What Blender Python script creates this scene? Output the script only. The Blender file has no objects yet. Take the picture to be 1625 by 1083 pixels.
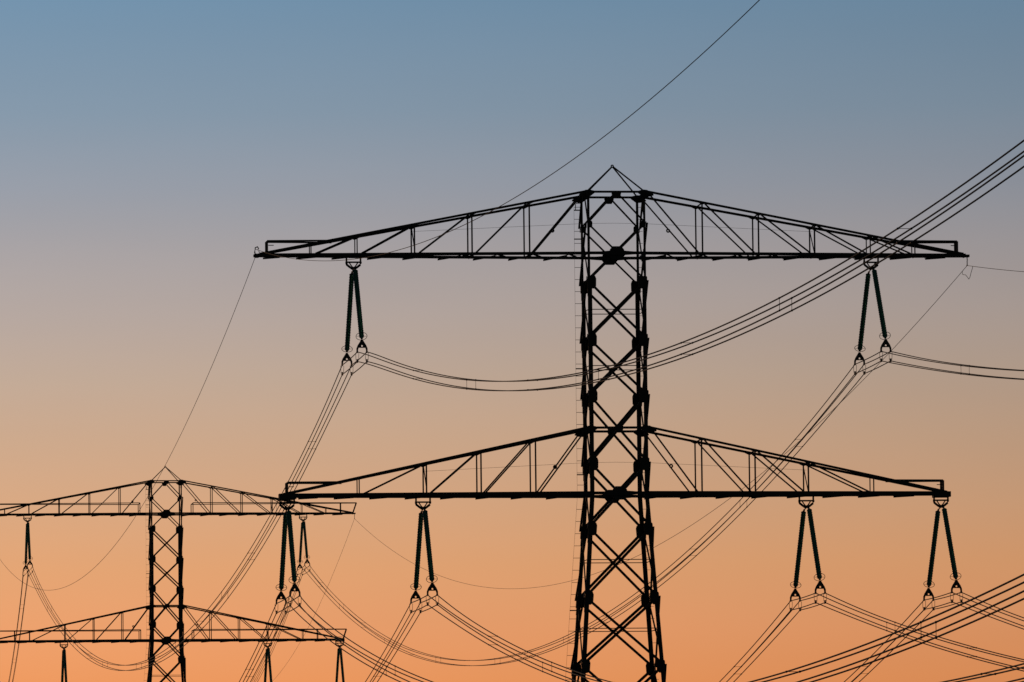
import bpy, math, random
from mathutils import Vector, Matrix
random.seed(7)
SC = bpy.context.scene
COL = SC.collection

# ------------------------------------------------------------------ camera
SENSOR, FPX, WPX = 36.0, 11500.0, 1625.0
PITCH = math.atan((1500.0 - 541.5) / FPX)
ROLL = math.radians(0.62)
cd = bpy.data.cameras.new("camera")
cd.sensor_width = SENSOR
cd.lens = SENSOR * FPX / WPX
cd.clip_start, cd.clip_end = 1.0, 60000.0
cam = bpy.data.objects.new("camera", cd)
COL.objects.link(cam)
cam.matrix_world = Matrix.Translation((0, 0, 1.7)) @ Matrix.Rotation(math.pi / 2 + PITCH, 4, 'X') @ Matrix.Rotation(-ROLL, 4, 'Z')
SC.camera = cam

# ------------------------------------------------------------------ dusk sky
SUN_AZ, SUN_EL = -0.15, math.radians(0.6)        # just left of the frame, almost set


def lin(c):
    out = []
    for v in c:
        v /= 255.0
        out.append(v / 12.92 if v <= 0.04045 else ((v + 0.055) / 1.055) ** 2.4)
    return tuple(out) + (1.0,)


world = bpy.data.worlds.new("World")
SC.world = world
world.use_nodes = True
nt = world.node_tree
nt.nodes.clear()


def wn(kind, **kw):
    n = nt.nodes.new(kind)
    for k, v in kw.items():
        setattr(n, k, v)
    return n


def wmath(op, a, b=None):
    n = wn('ShaderNodeMath', operation=op)
    for i, v in enumerate((a, b)):
        if v is None:
            continue
        if isinstance(v, (int, float)):
            n.inputs[i].default_value = v
        else:
            nt.links.new(v, n.inputs[i])
    return n.outputs[0]


tc = wn('ShaderNodeTexCoord')
sep = wn('ShaderNodeSeparateXYZ')
nt.links.new(tc.outputs['Generated'], sep.inputs[0])
az = wmath('ARCTAN2', sep.outputs['X'], sep.outputs['Y'])
d = wmath('DIVIDE', wmath('SUBTRACT', az, SUN_AZ), 0.385)
glow = wmath('DIVIDE', 1.150, wmath('ADD', wmath('MULTIPLY', d, d), 1.0))
ramp = wn('ShaderNodeValToRGB')
nt.links.new(wmath('DIVIDE', sep.outputs['Z'], 0.16), ramp.inputs[0])
stops = [(0.0, (120, 66, 52)), (0.10, (205, 112, 72)), (0.2265, (229, 148, 92)), (0.272, (227, 154, 104)),
         (0.326, (220, 159, 112)), (0.38, (209, 162, 125)), (0.435, (198, 163, 135)), (0.489, (186, 163, 145)),
         (0.544, (175, 161, 154)), (0.598, (163, 157, 158)), (0.652, (147, 152, 162)), (0.717, (129, 147, 164)),
         (0.815, (111, 141, 166)), (0.95, (84, 120, 150))]
cr = ramp.color_ramp
while len(cr.elements) < len(stops):
    cr.elements.new(0.5)
for e, (p, c) in zip(cr.elements, stops):
    e.position = p
    e.color = lin(c)
gl = wn('ShaderNodeMixRGB', blend_type='MULTIPLY')
gl.inputs[0].default_value = 1.0
nt.links.new(ramp.outputs[0], gl.inputs[1])
# the thinnest veil of uneven haze across the sky
hz = wn('ShaderNodeMapping')
hz.inputs['Scale'].default_value = (9.0, 9.0, 55.0)
nt.links.new(tc.outputs['Generated'], hz.inputs['Vector'])
hn = wn('ShaderNodeTexNoise')
hn.inputs['Scale'].default_value = 1.6
hn.inputs['Detail'].default_value = 6.0
nt.links.new(hz.outputs[0], hn.inputs['Vector'])
veil = wmath('ADD', wmath('MULTIPLY', wmath('SUBTRACT', hn.outputs['Fac'], 0.5), 0.06), 1.0)
nt.links.new(wmath('MULTIPLY', glow, veil), gl.inputs[2])
sky = wn('ShaderNodeTexSky', sky_type='NISHITA')
sky.sun_disc = False
sky.sun_elevation = SUN_EL
sky.sun_rotation = SUN_AZ
dim = wn('ShaderNodeMixRGB', blend_type='MULTIPLY')
dim.inputs[0].default_value = 1.0
nt.links.new(sky.outputs[0], dim.inputs[1])
dim.inputs[2].default_value = (0.06, 0.06, 0.06, 1)
mr = wn('ShaderNodeMapRange', interpolation_type='SMOOTHSTEP')
mr.inputs[1].default_value = 0.145
mr.inputs[2].default_value = 0.40
nt.links.new(sep.outputs['Z'], mr.inputs[0])
mix = wn('ShaderNodeMixRGB', blend_type='MIX')
nt.links.new(mr.outputs[0], mix.inputs[0])
nt.links.new(gl.outputs[0], mix.inputs[1])
nt.links.new(dim.outputs[0], mix.inputs[2])
bg = wn('ShaderNodeBackground')
bg.inputs[1].default_value = 1.0
nt.links.new(mix.outputs[0], bg.inputs[0])
wo = wn('ShaderNodeOutputWorld')
nt.links.new(bg.outputs[0], wo.inputs[0])

# ------------------------------------------------------------------ low sun
sd = bpy.data.lights.new("sun", 'SUN')
sd.energy = 0.25
sd.angle = math.radians(0.5)
sd.color = (1.0, 0.55, 0.28)
sun = bpy.data.objects.new("sun", sd)
COL.objects.link(sun)
sdir = Vector((math.sin(SUN_AZ) * math.cos(SUN_EL), math.cos(SUN_AZ) * math.cos(SUN_EL), math.sin(SUN_EL)))
sun.rotation_euler = sdir.to_track_quat('Z', 'Y').to_euler()
sun.location = sdir * 500

vs = SC.view_settings
vs.view_transform = 'Standard'
vs.look = 'None'
vs.exposure = 0.0
vs.gamma = 1.0
vs.use_curve_mapping = False

# ------------------------------------------------------------------ materials


def material(name, base, var, rough, scale, metallic=0.0, coat=0.0, bump=0.0):
    m = bpy.data.materials.new(name)
    m.use_nodes = True
    t = m.node_tree
    b = t.nodes['Principled BSDF']
    co = t.nodes.new('ShaderNodeTexCoord')
    nz = t.nodes.new('ShaderNodeTexNoise')
    nz.inputs['Scale'].default_value = scale
    nz.inputs['Detail'].default_value = 5.0
    t.links.new(co.outputs['Object'], nz.inputs['Vector'])
    r = t.nodes.new('ShaderNodeValToRGB')
    r.color_ramp.elements[0].position = 0.35
    r.color_ramp.elements[1].position = 0.68
    r.color_ramp.elements[0].color = tuple(base) + (1,)
    r.color_ramp.elements[1].color = tuple(var) + (1,)
    t.links.new(nz.outputs['Fac'], r.inputs[0])
    t.links.new(r.outputs[0], b.inputs['Base Color'])
    b.inputs['Roughness'].default_value = rough
    b.inputs['Metallic'].default_value = metallic
    b.inputs['Coat Weight'].default_value = coat
    if bump:
        bp = t.nodes.new('ShaderNodeBump')
        bp.inputs['Strength'].default_value = bump
        t.links.new(nz.outputs['Fac'], bp.inputs['Height'])
        t.links.new(bp.outputs[0], b.inputs['Normal'])
    return m


STEEL = material('weathered_steel', (0.045, 0.042, 0.044), (0.085, 0.070, 0.062), 0.8, 1.3)
FITTING = material('fitting_steel', (0.05, 0.048, 0.048), (0.09, 0.08, 0.075), 0.6, 9.0)
WIRE = material('weathered_aluminium', (0.06, 0.05, 0.045), (0.09, 0.075, 0.065), 0.7, 3.0)
GLAZE = material('green_glass_insulator', (0.05, 0.30, 0.22), (0.07, 0.36, 0.27), 0.3, 4.0, coat=0.3)
GLAZE.node_tree.nodes['Principled BSDF'].inputs['Transmission Weight'].default_value = 0.12
CONCRETE = material('concrete', (0.24, 0.23, 0.21), (0.34, 0.32, 0.29), 0.9, 3.0, bump=0.2)
GRASS = material('meadow_grass', (0.025, 0.045, 0.012), (0.06, 0.075, 0.022), 0.95, 0.4, bump=0.4)

# ------------------------------------------------------------------ mesh helpers


class MB:
    """collects shapes, then links them as one mesh object"""

    def __init__(self):
        self.v, self.f, self.s = [], [], []

    def add(self, vs_, fs_, smooth=False):
        o = len(self.v)
        self.v += [tuple(p) for p in vs_]
        self.f += [tuple(i + o for i in q) for q in fs_]
        self.s += [smooth] * len(fs_)

    def prism(self, sec0, sec1, smooth=False):
        n = len(sec0)
        fs_ = [(i, (i + 1) % n, n + (i + 1) % n, n + i) for i in range(n)]
        fs_ += [tuple(range(n - 1, -1, -1)), tuple(range(n, 2 * n))]
        self.add(list(sec0) + list(sec1), fs_, smooth)

    def angle(self, p, q, n, w, o, t=0.014, side=1):
        """rolled steel angle: flat flange of width w square to n, standing flange of depth o along n (o<0: inward)"""
        p, q, n = Vector(p), Vector(q), Vector(n)
        a = (q - p).normalized()
        n = (n - a * n.dot(a)).normalized()
        m = a.cross(n) * side
        so = 1 if o >= 0 else -1
        sec = [(-w / 2, 0), (w / 2, 0), (w / 2, t * so), (-w / 2 + t, t * so), (-w / 2 + t, o), (-w / 2, o)]
        self.prism([p + m * x + n * y for x, y in sec], [q + m * x + n * y for x, y in sec])

    def box(self, p, q, n, w, h):
        p, q, n = Vector(p), Vector(q), Vector(n)
        a = (q - p).normalized()
        n = (n - a * n.dot(a)).normalized()
        m = a.cross(n)
        sec = [(-w / 2, -h / 2), (w / 2, -h / 2), (w / 2, h / 2), (-w / 2, h / 2)]
        self.prism([p + m * x + n * y for x, y in sec], [q + m * x + n * y for x, y in sec])

    def plate(self, pts, n, t):
        n = Vector(n).normalized()
        self.prism([Vector(p) - n * t / 2 for p in pts], [Vector(p) + n * t / 2 for p in pts])

    def tube(self, pts, r, k=8, closed=False):
        pts = [Vector(p) for p in pts]
        n = len(pts)
        vs_, fs_ = [], []
        for i, p in enumerate(pts):
            if closed:
                a = (pts[(i + 1) % n] - pts[i - 1]).normalized()
            else:
                a = (pts[min(i + 1, n - 1)] - pts[max(i - 1, 0)]).normalized()
            ref = Vector((0, 0, 1)) if abs(a.z) < 0.9 else Vector((1, 0, 0))
            if closed:
                ref = CLOSED_REF[0]
            b = a.cross(ref).normalized()
            c = b.cross(a)
            rr = r[i] if isinstance(r, (list, tuple)) else r
            for j in range(k):
                t = 2 * math.pi * j / k
                vs_.append(p + b * (rr * math.cos(t)) + c * (rr * math.sin(t)))
        for i in range(n if closed else n - 1):
            i2 = (i + 1) % n
            for j in range(k):
                j2 = (j + 1) % k
                fs_.append((i * k + j, i * k + j2, i2 * k + j2, i2 * k + j))
        self.add(vs_, fs_, True)
        if not closed:
            o = len(self.v) - len(vs_)
            self.f += [tuple(range(o + k - 1, o - 1, -1)), tuple(range(o + (n - 1) * k, o + n * k))]
            self.s += [False, False]

    def ring(self, c, axis, R_, r, k=32, m=8):
        c, axis = Vector(c), Vector(axis).normalized()
        e = axis.orthogonal().normalized()
        g = axis.cross(e)
        CLOSED_REF[0] = axis
        self.tube([c + e * (R_ * math.cos(2 * math.pi * i / k)) + g * (R_ * math.sin(2 * math.pi * i / k)) for i in range(k)], r, m, True)

    def build(self, name, mat, parent=None):
        me = bpy.data.meshes.new(name)
        me.from_pydata(self.v, [], self.f)
        me.polygons.foreach_set('use_smooth', self.s)
        me.materials.append(mat)
        me.update()
        o = bpy.data.objects.new(name, me)
        COL.objects.link(o)
        if parent:
            o.parent = parent
        return o


CLOSED_REF = [Vector((0, 0, 1))]


def thing(name, label, cat, loc, rz=0.0, group=None):
    o = bpy.data.objects.new(name, None)
    COL.objects.link(o)
    o.empty_display_size = 0.5
    o.location = loc
    o.rotation_euler = (0, 0, rz)
    o['label'] = label
    o['category'] = cat
    if group:
        o['group'] = group
    return o


def copy_tree(o, parent=None):
    c = o.copy()
    COL.objects.link(c)
    if parent:
        c.parent = parent
    for ch in [x for x in bpy.data.objects if x.parent == o]:
        copy_tree(ch, c)
    return c


# ------------------------------------------------------------------ ground
g = MB()
R0 = 30000
n = 40
xs = [-R0 + 2 * R0 * i / n for i in range(n + 1)]
g.add([(x, y + 9000, 0.0) for y in xs for x in xs],
      [(j * (n + 1) + i, j * (n + 1) + i + 1, (j + 1) * (n + 1) + i + 1, (j + 1) * (n + 1) + i) for j in range(n) for i in range(n)])
go = g.build('ground', GRASS)
go['kind'] = 'structure'
go['label'] = 'flat dark grassland under the power line'

# ------------------------------------------------------------------ the line: two pylons on one straight run
NEAR = Vector((5.0931, 359.375, 35.8723))        # upper crossarm level on each pylon's axis
FAR = Vector((-32.82, 681.926, 42.5340))
THETA = math.atan2(NEAR.x - FAR.x, FAR.y - NEAR.y)
AU = Vector((math.cos(THETA), math.sin(THETA), 0))      # along the crossarms
AV = Vector((math.sin(THETA), -math.cos(THETA), 0))     # along the line, towards the camera

HALF = 1.45
LEVELS = [('C', 3.05), ('N', 1.49), ('C', 0.0), ('N', -1.39), ('C', -2.81), ('N', -4.26), ('C', -5.61), ('N', -7.06),
          ('C', -8.69), ('N', -10.42), ('C', -11.93), ('N', -13.65), ('C', -15.24), ('N', -17.09), ('C', -18.65),
          ('N', -20.47), ('C', -22.3), ('N', -24.4), ('C', -26.5), ('N', -28.9), ('C', -31.3), ('N', -33.9),
          ('C', -36.6), ('N', -39.4)]


def half(w):
    return HALF if w > -11.95 else HALF + (-11.95 - w) * 0.069


def pylon(name, label, pos, rails):
    H = pos.z
    root = thing(name, label, 'pylon', (pos.x, pos.y, 0), THETA, 'lattice pylons of the power line')
    Z = Vector((0, 0, 1))

    def P(u, v, w):                   # local: x along the arm, y away from the camera
        return Vector((u, -v * 0.92, H + w))       # the mast is a little shallower than wide

    lev = [l for l in LEVELS if l[1] > -H + 1.2]
    # ---- four legs
    for sx in (-1, 1):
        for sy in (-1, 1):
            m = MB()
            runs = [(3.12, -1.2, 0.115), (-1.2, -11.95, 0.20), (-11.95, -H, 0.205)]
            for a, b, w in runs:
                ha, hb = half(a), half(b)
                for (w0, w1) in ((a, b),):
                    o = 0.004
                    def sec(wl, h):
                        c = P(sx * (h + o), sy * (h + o), wl)
                        ex, ey, t = Vector((-sx, 0, 0)), Vector((0, sy, 0)), 0.018
                        q = [c, c + ex * w, c + ex * w + ey * t, c + ex * t + ey * t, c + ex * t + ey * w, c + ey * w]
                        return q
                    m.prism(sec(w0, ha), sec(w1, hb))
            # splice angles below each node
            for kind, wl in lev:
                if kind == 'N' and wl < -1:
                    h0, h1 = half(wl - .15), half(wl - 0.75)
                    for dd in (0,):
                        c0, c1 = P(sx * (h0 + .022), sy * (h0 + .022), wl - .15), P(sx * (h1 + .022), sy * (h1 + .022), wl - .75)
                        ex, ey, t, w = Vector((-sx, 0, 0)), Vector((0, sy, 0)), 0.016, 0.21
                        m.prism([c0, c0 + ex * w, c0 + ex * w + ey * t, c0 + ex * t + ey * t, c0 + ex * t + ey * w, c0 + ey * w],
                                [c1, c1 + ex * w, c1 + ex * w + ey * t, c1 + ex * t + ey * t, c1 + ex * t + ey * w, c1 + ey * w])
            leg = m.build('leg', STEEL, root)
            f = MB()
            c = P(sx * half(-H), sy * half(-H), -H)
            f.prism([c + Vector((a * .45, b * .45, -0.6)) for a, b in ((-1, -1), (1, -1), (1, 1), (-1, 1))],
                    [c + Vector((a * .32, b * .32, 0.35)) for a, b in ((-1, -1), (1, -1), (1, 1), (-1, 1))])
            f.build('footing', CONCRETE, leg)
    # ---- lattice on the four faces
    faces = [('front', (1, 0), (0, 1)), ('back', (1, 0), (0, -1)), ('right', (0, 1), (1, 0)), ('left', (0, 1), (-1, 0))]
    for fname, tv, nv in faces:
        def F(s, w, off=0.0):
            h = half(w)
            return P(tv[0] * s * h + nv[0] * (h + off), tv[1] * s * h + nv[1] * (h + off), w)
        nrm = Vector((nv[0], -nv[1], 0))
        tan = Vector((tv[0], -tv[1], 0))
        sidef = fname in ('left', 'right')
        m = MB()
        nodes = [w for k, w in lev if k == 'N']
        cs = [w for k, w in lev if k == 'C']
        flip = -1 if fname in ('right',) else 1

        def diag(s0, w0, s1, w1):
            down = (s1 - s0) * flip > 0            # leans like a backslash as seen from outside/front
            wdt = 0.09 if w0 > -0.2 and w1 > -1.5 else 0.125
            if w1 < -11: wdt = 0.13
            if not sidef and (s1 < s0) == (fname != 'none') and w1 < -5: wdt += .008
            if sidef:
                # one set stands proud outside the legs, the other lies inside
                if (s1 < s0):
                    m.angle(F(s0, w0, .04), F(s1, w1, .04), nrm, wdt, 0.10, side=1)
                else:
                    m.angle(F(s0, w0, .0), F(s1, w1, .0), nrm, wdt, -0.055)
            else:
                m.angle(F(s0, w0, .02 if s1 > s0 else -.02), F(s1, w1, .02 if s1 > s0 else -.02), nrm, wdt, -0.09, side=1 if s1 > s0 else -1)
        diag(0, cs[0], 1, nodes[0]); diag(0, cs[0], -1, nodes[0])
        for a, b in zip(nodes[:-1], nodes[1:]):
            diag(-1, a, 1, b); diag(1, a, -1, b)
        if lev[-1][0] == 'N':
            diag(-1, nodes[-1], .95, -H + .4); diag(1, nodes[-1], -.95, -H + .4)
        # horizontals
        for w, wd in ((3.05, .11), (0.0, .15), (-8.69, .12), (-11.93, .15)):
            m.angle(F(-1, w, .04), F(1, w, .04), nrm, wd, -0.10)
        if not sidef:
            for w in cs:
                if (w in (-2.81, -5.61) and not rails) or w < -15:
                    m.angle(F(-1, w, .05), F(1, w, .05), nrm, 0.042, -0.04, t=.008)
        else:
            for w in ((-2.81, -5.61, -15.24, -18.65) if not rails else (-15.24, -18.65)):
                m.angle(F(-1, w, .01), F(1, w, .01), nrm, 0.042, -0.04, t=.008)
        fb = m.build('face_bracing', STEEL, root)

        # gusset plates
        def gusset(pts, off):
            q = MB()
            q.plate([p + nrm * off for p in pts], nrm, 0.016)
            q.build('gusset_plate', STEEL, fb)
        for wn_ in nodes:
            w = wn_
            small = w > 0
            for s in (-1, 1):
                w = wn_
                a, hi, lo = (0.24, 0.17, 0.17) if small else (0.40, 0.31, 0.33)
                if sidef:
                    a = 0.20 if small else 0.32
                outer = 0.0 if small else 0.03
                w -= .06
                q = [F(s, w + hi * .8) + tan * s * outer, F(s, w - lo) + tan * s * outer,
                     F(s, w - lo) - tan * s * a * .70, F(s, w - lo * .62) - tan * s * a * .98,
                     F(s, w + hi * .55) - tan * s * a, F(s, w + hi) - tan * s * a * .86, F(s, w + hi) - tan * s * .16]
                gusset(q, 0.045)
        for w in (0.0, -11.93):
            k = .55 if sidef else 1
            cpt = F(0, w)
            q = [cpt + tan * (x * k) + Z * z for x, z in ((-.22, .33), (.22, .33), (.36, .16), (.40, -.12), (.22, -.34), (-.22, -.34), (-.40, -.12), (-.36, .16))]
            gusset(q, 0.07)
            q = [cpt + tan * (x * k) + Z * z for x, z in ((-.95, .06), (-.3, .11), (.3, .11), (.95, .06), (.95, -.075), (.3, -.12), (-.3, -.12), (-.95, -.075))]
            gusset(q, 0.10)
        cpt = F(0, 3.05)
        gusset([cpt + tan * x + Z * z for x, z in ((-.24, .04), (.24, .04), (.24, -.12), (.13, -.33), (-.13, -.33), (-.24, -.12))], 0.07)
        cpt = F(0, -8.69)
        gusset([cpt + tan * x + Z * z for x, z in ((-.14, .17), (.14, .17), (.22, .05), (.22, -.05), (.16, -.2), (-.16, -.2), (-.22, -.05), (-.22, .05))], 0.07)
        for w in (3.05, -8.69):
            for s in (-1, 1):
                cpt = F(s, w)
                gusset([cpt + tan * (s * x) + Z * z for x, z in ((.42, -.13), (.42, -.19), (.12, -.27), (-.09, -.27), (-.36, -.07), (-.36, .045), (-.1, .11), (.1, .09))], 0.075)
        for w in cs:
            if w in (3.05, 0.0, -11.93, -8.69):
                continue
            cpt = F(0, w)
            gusset([cpt + tan * x + Z * z for x, z in ((-.1, .1), (.1, .1), (.1, -.1), (-.1, -.1))], 0.0)
    # ---- top pyramid
    m = MB()
    for sx in (-1, 1):
        for sy in (-1, 1):
            p, q = P(sx * HALF, sy * HALF, 3.08), P(sx * .05, sy * .05, 4.46)
            m.angle(p, q, Vector((sx, 0, .8)), 0.085, -0.075)
    m.ring(P(0, 0, 4.47), (0, 1, 0), 0.055, 0.03, 20, 8)
    m.build('peak', STEEL, root)
    # ---- climbing rungs on the back left and front right legs
    for sx, sy, full in ((-1, -1, True), (1, -1, False)):
        m = MB()
        w = 2.55
        pr = None
        while w > -H + 2.5:
            h = half(w)
            if full:
                a, b = P(sx * h, sy * h, w), P(sx * (h + .33), sy * h, w)
            else:
                a, b = P(sx * h, sy * h - .02, w), P(sx * h + .22, sy * h, w)
            m.tube([a, b], 0.013 if full else .011, 6)
            if full:
                if pr is not None:
                    m.tube([pr, b], 0.006, 6)
                pr = b
            w -= 0.605
        if full:
            for w in (2.4, .95, -5.55, -10.85, -17.6):
                h = half(w)
                m.box(P(-h, -h, w), P(-h - .34, -h, w), Z, .04, .055)
            m.tube([P(-1.45, -1.45, 2.75), P(-1.66, -1.45, 2.75), P(-1.70, -1.45, 2.68), P(-1.70, -1.45, 2.4)], .022, 6)
        m.build('climbing_ladder', STEEL, root)
    # ---- crossarms
    arms = [(0.0, 3.05, 17.75, [4.33, 7.18, 10.03, 12.87, 15.15], 0.32, [13.0], .69, 17.32, 2),
            (-11.93, 3.24, 16.72, [4.15, 6.85, 9.55, 12.87], 0.34, [9.65, 16.4], .64, 16.42, 2)]
    for w0, ht, ut, pan, vt, hangs, rh, upost, xi in arms:
        for sg in (-1, 1):
            def vh(u):
                return HALF + (vt - HALF) * (u - HALF) / (ut - HALF)

            def wt(u):
                return ht * (ut - .05 - u) / (ut - .05 - HALF) + .05

            def A(u, sv, w, off=0.0):
                return P(sg * u, sv * (vh(u) + off), w0 + w)
            sgx = Vector((sg, 0, 0))
            arm = MB()
            for sv in (-1, 1):
                nv_ = Vector((0, -sv, 0))
                arm.angle(A(HALF - .1, sv, 0), A(ut, sv, 0), nv_, 0.145 if len(hangs) == 1 else .185, -0.13, side=-sv * sg)
            # bottom plane zigzag, alternate members with the flange hanging down
            u = HALF + .1
            pitch = 1.78
            while u < ut - 1.0:
                um, u2 = u + pitch / 2, min(u + pitch, ut - .3)
                pa, pb, pc = A(u, -1, -.085), A(um, 1, -.085), A(u2, -1, -.085)
                if sg > 0:
                    arm.angle(pa, pb, Z, 0.10, -0.085)
                    arm.angle(pb + Z * .03, pc + Z * .03, Z, 0.08, 0.07)
                else:
                    arm.angle(pb, pc, Z, 0.10, -0.085)
                    arm.angle(pa + Z * .03, pb + Z * .03, Z, 0.08, 0.07)
                u += pitch
            for u in pan + [h_ + d_ for h_ in hangs for d_ in (-.3, .3)]:
                arm.angle(A(u, -1, -.03), A(u, 1, -.03), Z, 0.09, -0.07)
            # tip plate
            arm.box(A(ut - .02, -1, -.01), A(ut - .02, 1, -.01), Z, .06, .17)
            if len(hangs) == 2:
                arm.box(A(ut - .02, -1, -.04), A(ut - .02, 1, -.04), Z, .22, .26)
                for sv in (-1, 1):
                    arm.box(A(ut - .75, sv, -.06, .02), A(ut + .06, sv, -.06, .02), Z, .03, .27)
            else:
                arm.box(P(sg * (ut - .05), 0, w0 - .02), P(sg * (ut + .22), 0, w0 - .02), Z, .34, .12)
            body = arm.build('crossarm', STEEL, root)
            for sv in (-1, 1):
                nv_ = Vector((0, -sv, 0))
                t = MB()
                t.angle(A(HALF - .05, sv, wt(HALF)), A(ut - .1, sv, wt(ut - .1)), nv_, 0.115, -0.10, side=sv * sg)
                t.build('top_chord', STEEL, body)
                for i, u in enumerate(pan):
                    if wt(u) < .45:
                        continue
                    wd = .075 if i < 3 else .055
                    p = MB()
                    p.angle(A(u, sv, .05, .012), A(u, sv, wt(u) - .03, .012), nv_, wd, -0.06, side=sv)
                    p.build('vertical_strut', STEEL, body)
                ins = [HALF] + pan
                for i in range(len(ins) - 1):
                    u0, u1 = ins[i], ins[i + 1]
                    if i >= 4 and len(hangs) == 1 and sv < 0:
                        pass
                    k = MB()
                    wd = .074
                    k.angle(A(u1 - .22, sv, .06, -.012), A(u0 + .15, sv, wt(u0 + .15) - .05, -.012), nv_, wd, -0.07, side=sv)
                    k.build('diagonal_strut', STEEL, body)
                # small gussets on the top chord
                for u in pan[:-1]:
                    k = MB()
                    k.plate([A(u + dx, sv, wt(u) + dz, .02) for dx, dz in ((-.2, .08), (.14, -.0), (.14, -.09), (-.0, -.13), (-.22, -.02))], (0, 1, 0), .014)
                    k.build('gusset_plate', STEEL, body)
            k = MB()
            u = pan[xi]
            k.angle(A(u, 1, .06), A(u, -1, wt(u) - .05), sgx, .05, -.05)
            k.build('cross_strut', STEEL, body)
            for u in pan[:3]:
                k = MB()
                k.angle(A(u, -1, wt(u) - .02), A(u, 1, wt(u) - .02), Z, .05, -.05)
                k.build('cross_strut', STEEL, body)
            # handrail
            r = MB()
            if not rails:
                ur = ut - .05 - (rh - .05) * (ut - .05 - HALF) / ht
                for sv in (-1, 1):
                    r.angle(A(upost, sv, rh, .01), A(ur - .25, sv, rh, .01), (0, -sv, 0), .085, -.06)
                    r.angle(A(upost, sv, .07, .01), A(upost, sv, rh, .01), (0, -sv, 0), .10, -.06)
                r.angle(A(upost, -1, rh), A(upost, 1, rh), Z, .06, -.05)
                # little bar inside the end of the rail
                r.tube([A(upost - .06, 1, rh - .22), A(upost - .33, 1, rh - .22)], .022, 6)
            else:
                top = .98
                for sv in (-1, 1):
                    tipp = A(ut + (.28 if len(hangs) == 2 else .30), sv, top, .05)
                    r.angle(A(2.5, sv, top, .03), tipp, (0, -sv, 0), .075, -.05)
                    r.angle(A(2.5, sv, .07, .03), A(2.5, sv, top, .03), (0, -sv, 0), .075, -.05)
                    r.angle(A(ut - .02, sv, .05, .03), tipp, (0, -sv, 0), .09, -.05)
                    for u in (pan[2], (pan + [0])[-2] + 1.4):
                        if top > wt(u):
                            r.angle(A(u, sv, .07, .03), A(u, sv, top, .03), (0, -sv, 0), .07, -.05)
                r.angle(A(2.5, -1, top), A(2.5, 1, top), Z, .06, -.05)
            r.build('handrail', STEEL, body)
            # fall arrest wire and its pigtail eye
            if not rails:
                s = MB()
                s.tube([A(pan[2], .2, 1.18), P(sg * HALF, .2, w0 + 1.58), P(0, .2, w0 + 1.60)], .007, 5)
                s.build('safety_wire', WIRE, body)
            s = MB()
            s.ring(A(3.2, 1, 1.12 if w0 > -1 else 1.3, .05) if sg < 0 else A(2.95, -1, 1.37 if w0 > -1 else 1.5, .05), (0, 1, 0), .07, .036, 20, 6)
            s.build('ring', STEEL, body)
            # earth wire fitting
            if len(hangs) == 1:
                e = MB()
                x = sg * (ut + .12)
                if sg > 0:
                    e.tube([P(x, 0, w0 - .06), P(x, 0, w0 - .20), P(x + .02, 0, w0 - .22), P(x, 0, w0 - .26), P(x, 0, w0 - .46)], .024, 6)
                    e.tube([P(x - .02, .16, w0 - .50), P(x, 0, w0 - .47), P(x, -.16, w0 - .50)], .03, 6)
                else:
                    e.tube([P(x, 0, w0 - .02), P(x - .04, 0, w0 + .16), P(x - .01, 0, w0 + .38), P(x + .10, 0, w0 + .43), P(x + .15, 0, w0 + .34), P(x + .11, 0, w0 + .26)], .036, 6)
                    e.tube([P(x + .16, 0, w0 + .22), P(x + .20, 0, w0 + .12), P(x + .42, 0, w0 + .10)], .022, 6)
                    e.box(P(x - .05, 0, w0 - .02), P(x + .15, 0, w0 - .02), Z, .2, .2)
                e.build('earth_wire_clamp', FITTING, body)
    return root


near_pylon = pylon('lattice_pylon', 'large dark lattice pylon with two wide crossarms standing right of centre', NEAR, False)
far_pylon = pylon('lattice_pylon', 'smaller distant lattice pylon behind on the left, long handrails along its crossarms', FAR, True)

# ------------------------------------------------------------------ suspension insulator sets
HANG_W = (-0.67, -12.60)
TOP_Y, TOP_Z, BOT_Y, BOT_Z = 0.84, -0.10, 3.97, -3.89
BUN_X, BUN_Z = 0.235, (-4.46, -4.94)


def lathe(m, p, q, prof, k=14):
    p, q = Vector(p), Vector(q)
    a = (q - p).normalized()
    e = a.orthogonal().normalized()
    b = a.cross(e)
    vs_, fs_ = [], []
    for (t, r) in prof:
        c = p.lerp(q, t)
        for j in range(k):
            th = 2 * math.pi * j / k
            vs_.append(c + e * (r * math.cos(th)) + b * (r * math.sin(th)))
    for i in range(len(prof) - 1):
        for j in range(k):
            j2 = (j + 1) % k
            fs_.append((i * k + j, i * k + j2, (i + 1) * k + j2, (i + 1) * k + j))
    fs_ += [tuple(range(k - 1, -1, -1)), tuple(range((len(prof) - 1) * k, len(prof) * k))]
    m.add(vs_, fs_, False)


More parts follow.
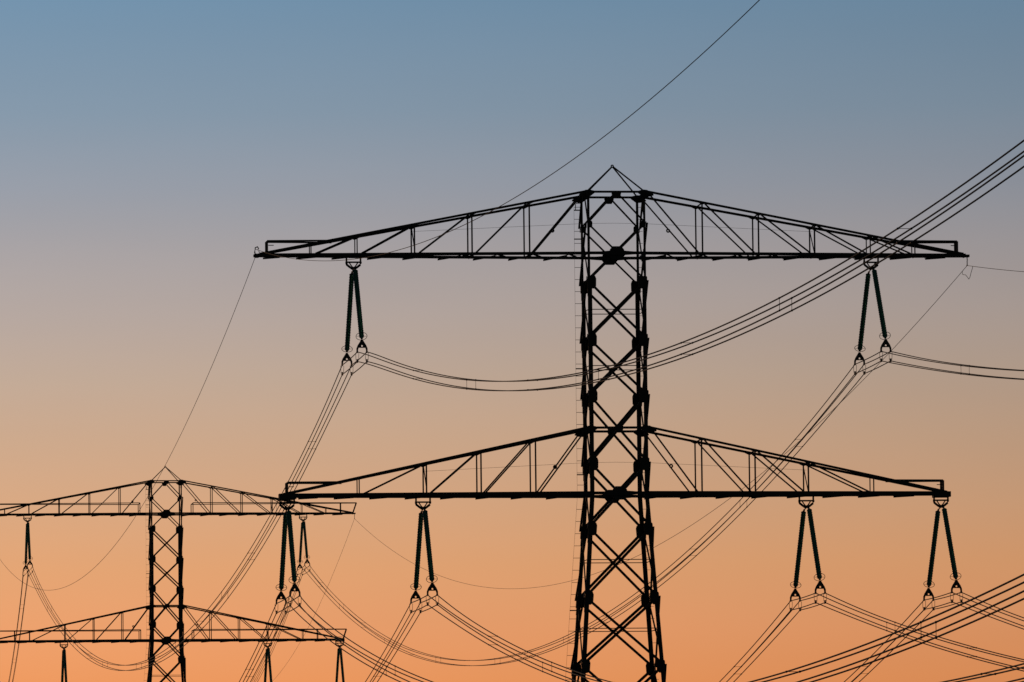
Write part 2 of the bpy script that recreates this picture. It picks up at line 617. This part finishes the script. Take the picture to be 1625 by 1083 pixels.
def insulator_set(label):
    root = thing('insulator_set', label, 'insulator', (0, 0, 0), THETA, 'insulator pairs hanging from the crossarms')
    X, Y, Z = Vector((1, 0, 0)), Vector((0, 1, 0)), Vector((0, 0, 1))
    # bracket under the arm
    m = MB()
    for s in (-1, 1):
        m.box((s * .35, 0, .58), (s * .35, 0, .32), Y, .08, .10)
        m.tube([(s * .355, 0, .36), (s * .35, 0, .27), (s * .33, 0, .20), (s * .19, 0, .09), (s * .03, 0, -.02)], .058, 8)
        m.tube([(s * .22, 0, .32), (s * .10, 0, .14), (s * .0, 0, .03)], .03, 8)
    m.box((-.34, 0, .33), (.34, 0, .33), Y, .075, .10)
    m.box((-.25, 0, .56), (.25, 0, .56), Y, .06, .10)
    m.tube([(0, 0, .10), (0, 0, -.05)], .06, 10)
    for s in (-1, 1):
        m.tube([(0, 0, .0), (0, s * TOP_Y, TOP_Z)], .028, 8)
        m.tube([(0, s * (TOP_Y - .12), TOP_Z + .02), (0, s * (TOP_Y + .08), TOP_Z - .10)], .05, 8)
    m.build('hanger_bracket', FITTING, root)
    for s in (1, -1):
        p, q = Vector((0, s * TOP_Y, TOP_Z)), Vector((0, s * BOT_Y, BOT_Z))
        a = (q - p).normalized()
        p2, q2 = p + a * .04, q - a * .12
        # ribbed long rod
        prof = [(0, .05), (.012, .05), (.012, .075)]
        ns = 58
        for i in range(ns):
            t0 = .014 + .968 * i / ns
            dt = .968 / ns
            big = .130 if i % 2 == 0 else .117
            prof += [(t0 + dt * .10, .085), (t0 + dt * .38, big), (t0 + dt * .55, big), (t0 + dt * .92, .087)]
        prof += [(.986, .06), (1.0, .06)]
        m = MB()
        lathe(m, p2, q2, prof)
        ins = m.build('insulator', GLAZE, root)
        r = MB()
        c = q - a * .28
        r.ring(c, a, .272, .0135, 40, 8)
        for e in (-1, 1):
            r.tube([c + X * (e * .272), c + X * (e * .1)], .010, 6)
        r.build('corona_ring', FITTING, ins)
        # triangular yoke with a small hole
        y = MB()
        c = q + Vector((0, 0, 0))
        # two halves around a small hole
        def half_plate(sx):
            pts = [(0, .04), (sx * .04, .04), (sx * .12, -.10), (sx * .21, -.24), (sx * .275, -.40), (sx * .275, -.50), (sx * .20, -.50), (sx * .165, -.37), (0, -.37), (0, -.325), (sx * .045, -.30), (sx * .032, -.24), (0, -.235)]
            if sx < 0:
                pts = pts[::-1]
            y.plate([c + Vector((x, 0, z)) for x, z in pts], (0, 1, 0), .05)
        half_plate(1); half_plate(-1)
        yo = y.build('yoke_plate', FITTING, root)
        for sx in (-1, 1):
            for i, bz in enumerate(BUN_Z):
                k = MB()
                cc = Vector((sx * BUN_X, s * BOT_Y, bz))
                k.tube([cc + Vector((0, -.20, -.03)), cc + Vector((0, -.1, 0)), cc + Vector((0, .1, 0)), cc + Vector((0, .20, -.03))], [.028, .048, .048, .028], 8)
                k.box(cc + Vector((0, 0, .12)), cc + Vector((0, 0, -.05)), Y, .075, .12)
                if i == 1:
                    for o in (-.065, .065):
                        k.tube([cc + Vector((o * 1.2, 0, .44)), cc + Vector((o, 0, .05))], .012, 6)
                k.build('conductor_clamp', FITTING, yo)
    return root


POS = [('upper left', -13.0, 0), ('upper right', 13.0, 0), ('lower outer left', -16.4, 1), ('lower inner left', -9.65, 1),
       ('lower inner right', 9.55, 1), ('lower outer right', 16.35, 1)]
SET_LABELS = {
    ('n', 0): 'dark green insulator pair hanging under the left half of the large pylon\'s upper crossarm',
    ('n', 1): 'dark green insulator pair hanging under the right half of the large pylon\'s upper crossarm',
    ('n', 2): 'insulator pair at the left tip of the large pylon\'s lower crossarm',
    ('n', 3): 'insulator pair under the large pylon\'s lower left crossarm, halfway between its tip and the mast',
    ('n', 4): 'insulator pair under the large pylon\'s lower right crossarm, halfway between the mast and its tip',
    ('n', 5): 'insulator pair at the right tip of the large pylon\'s lower crossarm',
    ('f', 0): 'small narrow insulator pair under the distant pylon\'s upper crossarm, near the left picture edge',
    ('f', 1): 'small insulator pair under the distant pylon\'s upper right crossarm, behind the larger green pair',
    ('f', 2): 'insulator pair at the outer left tip of the distant pylon\'s lower crossarm',
    ('f', 3): 'small insulator pair under the distant pylon\'s lower left crossarm, cut by the bottom edge',
    ('f', 4): 'small insulator pair under the distant pylon\'s lower right crossarm, between mast and tip',
    ('f', 5): 'small insulator pair at the right tip of the distant pylon\'s lower crossarm',
}
proto = insulator_set(SET_LABELS[('n', 0)])
for tag, o in (('n', NEAR), ('f', FAR)):
    for i, (nm, u, lv) in enumerate(POS):
        s = proto if (tag, i) == ('n', 0) else copy_tree(proto)
        s.location = o + AU * u + Vector((0, 0, HANG_W[lv]))
        s['label'] = SET_LABELS[(tag, i)]

# ------------------------------------------------------------------ conductors
R_COND, R_EARTH = 0.024, 0.0138
DWZ = FAR.z - NEAR.z
SPAN = (Vector((FAR.x, FAR.y, 0)) - Vector((NEAR.x, NEAR.y, 0))).length


def along(o, u, v, w):
    return o + AU * u + AV * v + Vector((0, 0, w))


def bundle(label, path, spacers, group, spread):
    """path: list of points on the bundle's centre; spacers: list of (point, direction, 'h' or 'v')"""
    base = path[0]
    root = thing('conductor_bundle', label, 'power lines', base, 0, group)
    for dx in (-1, 1):
        for dz in (1, -1):
            m = MB()
            m.tube([p - base + AU * (dx * h_) + Vector((0, 0, dz * h_)) for p, h_ in zip(path, spread)], R_COND, 6)
            m.build('conductor', WIRE, root)
    for c, kind in spacers:
        for e in (-1, 1):
            m = MB()
            if kind == 'h':
                p0 = c + AU * -MID + Vector((0, 0, e * MID))
                p1 = c + AU * MID + Vector((0, 0, e * MID))
            else:
                p0 = c + AU * (e * MID) + Vector((0, 0, MID))
                p1 = c + AU * (e * MID) + Vector((0, 0, -MID))
            m.tube([p0 - base, p1 - base], .0095, 6)
            for p in (p0, p1):
                m.tube([p - base - AV * .11, p - base - AV * .04, p - base + AV * .04, p - base + AV * .11], [.021, .034, .034, .021], 8)
            m.build('spacer', FITTING, root)
    return root


BW = [HANG_W[0] - 4.70, HANG_W[1] - 4.70]
NEAR_FIT = [(.13362, .00047435, .0032, .20), (.1194, .00040, -.004, 0.), (.13343, .00047837, .00708, -.21),
            (.1265, .00041, -.0069, 0.), (.1195, .00035, -.004, 0.), (.1249, .00040, -.004, 0.)]
NEAR_S0 = [(25.4, 'h'), (22.3, 'v'), (22.2, 'h'), (27.5, 'h'), (21.0, 'v'), (24.0, 'h')]
NL = ['four conductors sweeping from the upper left insulators behind the mast to the right edge',
      'four conductors running from the upper right insulators out to the right picture edge',
      'four conductors dropping from the lower left tip, reappearing thick across the lower right corner',
      'four conductors from the inner left insulators sinking to the foot of the large mast',
      'four conductors sloping from the lower inner right insulators down to the right edge',
      'four conductors leaving the lower right tip insulators toward the right edge']
ML = ['four conductors stretching from the large pylon\'s upper left insulators to the distant pylon',
      'four conductors dipping from the upper right insulators behind the mast to the distant pylon',
      'four thin conductors falling steeply from the lower left tip insulators to the bottom edge',
      'four conductors falling left from the large pylon\'s lower inner left insulators',
      'four conductors falling left from the large pylon\'s lower inner right insulators',
      'four conductors falling left from the large pylon\'s lower right tip insulators']


MID = 0.193                       # half spacing of the four wires out in the span


def fan(s):                       # they stand wider at the yokes
    return MID + (BUN_X - MID) * math.exp(-(max(0.0, s) / 9.0) ** 1.5)


def frange(a, b, k):
    return [a + (b - a) * i / k for i in range(k + 1)]


for i, (nm, u, lv) in enumerate(POS):
    w = BW[lv]
    a, b, cn, dw = NEAR_FIT[i]
    # towards the camera, with the slack piece between the two yokes
    path = [along(NEAR, u, v, w - .03 * (1 - (v / BOT_Y) ** 2)) for v in frange(-BOT_Y, BOT_Y, 8)]
    f = lambda s: along(NEAR, u + cn * s, BOT_Y + s, w + dw * (1 - math.exp(-s / 6)) - a * s + b * s * s)
    ss = [0.5, 1.2] + frange(2, 400, 160)
    path += [f(s) for s in ss]
    spr = [BUN_X] * 9 + [fan(s) for s in ss]
    sp = []
    s, k = NEAR_S0[i]
    while s < 330:
        sp.append((f(s), k))
        k = 'v' if k == 'h' else 'h'
        s += 21.3
    bundle(NL[i], path, sp, 'conductor bundles of the nearer span', spr)
    # away to the distant pylon, over its yokes too
    L = SPAN - 2 * BOT_Y
    g2 = lambda t: along(NEAR, u, -BOT_Y - L * t, w + DWZ * t - 4 * SAG[i] * t * (1 - t))
    SAG = [11.9, 11.7, 12.2, 12.3, 12.3, 12.4]
    tt = [.002, .004] + frange(.008, .992, 150) + [.996, .998, 1.0]
    tt = [0.0] + tt
    path = [g2(t) for t in tt]
    spr = [fan(min(t, 1 - t) * L) for t in tt] + [BUN_X] * 8
    path += [along(FAR, u, v, w - .03 * (1 - (v / BOT_Y) ** 2)) for v in frange(BOT_Y, -BOT_Y, 8)][1:]
    sp = []
    s, k = 20.0, 'h'
    while s < L - 5:
        sp.append((g2(s / L), k))
        k = 'v' if k == 'h' else 'h'
        s += 20.2
    bundle(ML[i], path, sp, 'conductor bundles of the middle span', spr)

# beyond the distant pylon only the two upper bundles show above the frame's edge
C3 = 0.030
for i, lab in ((0, 'four faint far conductors going down from the distant upper left insulators at the left edge'),
               (1, 'four faint far conductors going down from the distant upper right insulators behind the nearer wires')):
    u, w = POS[i][1], BW[0]
    f = lambda s: along(FAR, u + C3 * s, -BOT_Y - s, w - .116 * s + .00037 * s * s)
    ss = [0, 1, 2] + frange(3, 300, 100)
    path = [f(s) for s in ss]
    bundle(lab, path, [(f(s), k) for s, k in ((20, 'h'), (41, 'v'), (62, 'h'), (83, 'v'), (104, 'h'))], 'conductor bundles of the farthest span', [fan(s) for s in ss])

# ------------------------------------------------------------------ earth wires


def earth(label, path, loop=None):
    base = path[0]
    root = thing('earth_wire', label, 'earth wire', base, 0, 'thin earth wires from the crossarm tips')
    m = MB()
    m.tube([p - base for p in path], R_EARTH, 6)
    m.build('wire', WIRE, root)
    if loop:
        m = MB()
        m.tube([p - base for p in loop], R_EARTH, 6)
        m.build('jumper_loop', WIRE, root)
    return root


UE = 17.87
# left, nearer span
f = lambda s: along(NEAR, -UE + .00667 * s, s, .304 - .1282 * s + .00047252 * s * s)
earth('single thin wire rising from the upper left crossarm tip to the top edge', [f(s) for s in frange(0, 400, 160)])
# right, nearer span
wr = -.50
f = lambda s: along(NEAR, UE + .0064 * s, s, wr - .1207 * s + .0004 * s * s)
lp = [along(NEAR, UE, v_, wr + w_) for v_, w_ in ((-1.35, -.15), (-1.4, -.30), (-1.0, -.37), (-.5, -.42), (.0, -.58), (.4, -.72), (.7, -.66), (1.0, -.48), (1.6, -.19))]
earth('single thin wire hanging at the upper right crossarm tip and leaving at the right edge', [f(s) for s in frange(0, 400, 160)], lp)
for sg, sag, w0, lab in ((-1, 11.3, -.05, 'thin wire descending from the upper left crossarm tip past the distant pylon\'s peak'),
                         (1, 10.9, -.50, 'thin wire descending from the upper right crossarm tip to the distant crossarm')):
    f = lambda t: along(NEAR, sg * UE, -SPAN * t, w0 + DWZ * t - 4 * sag * t * (1 - t))
    earth(lab, [f(t) for t in frange(0, 1, 180)])
f = lambda s: along(FAR, UE + C3 * s, -s, -.5 - .116 * s + .00033 * s * s)
earth('very faint thin wire going down left from the distant crossarm\'s right tip', [f(s) for s in frange(0, 300, 100)])
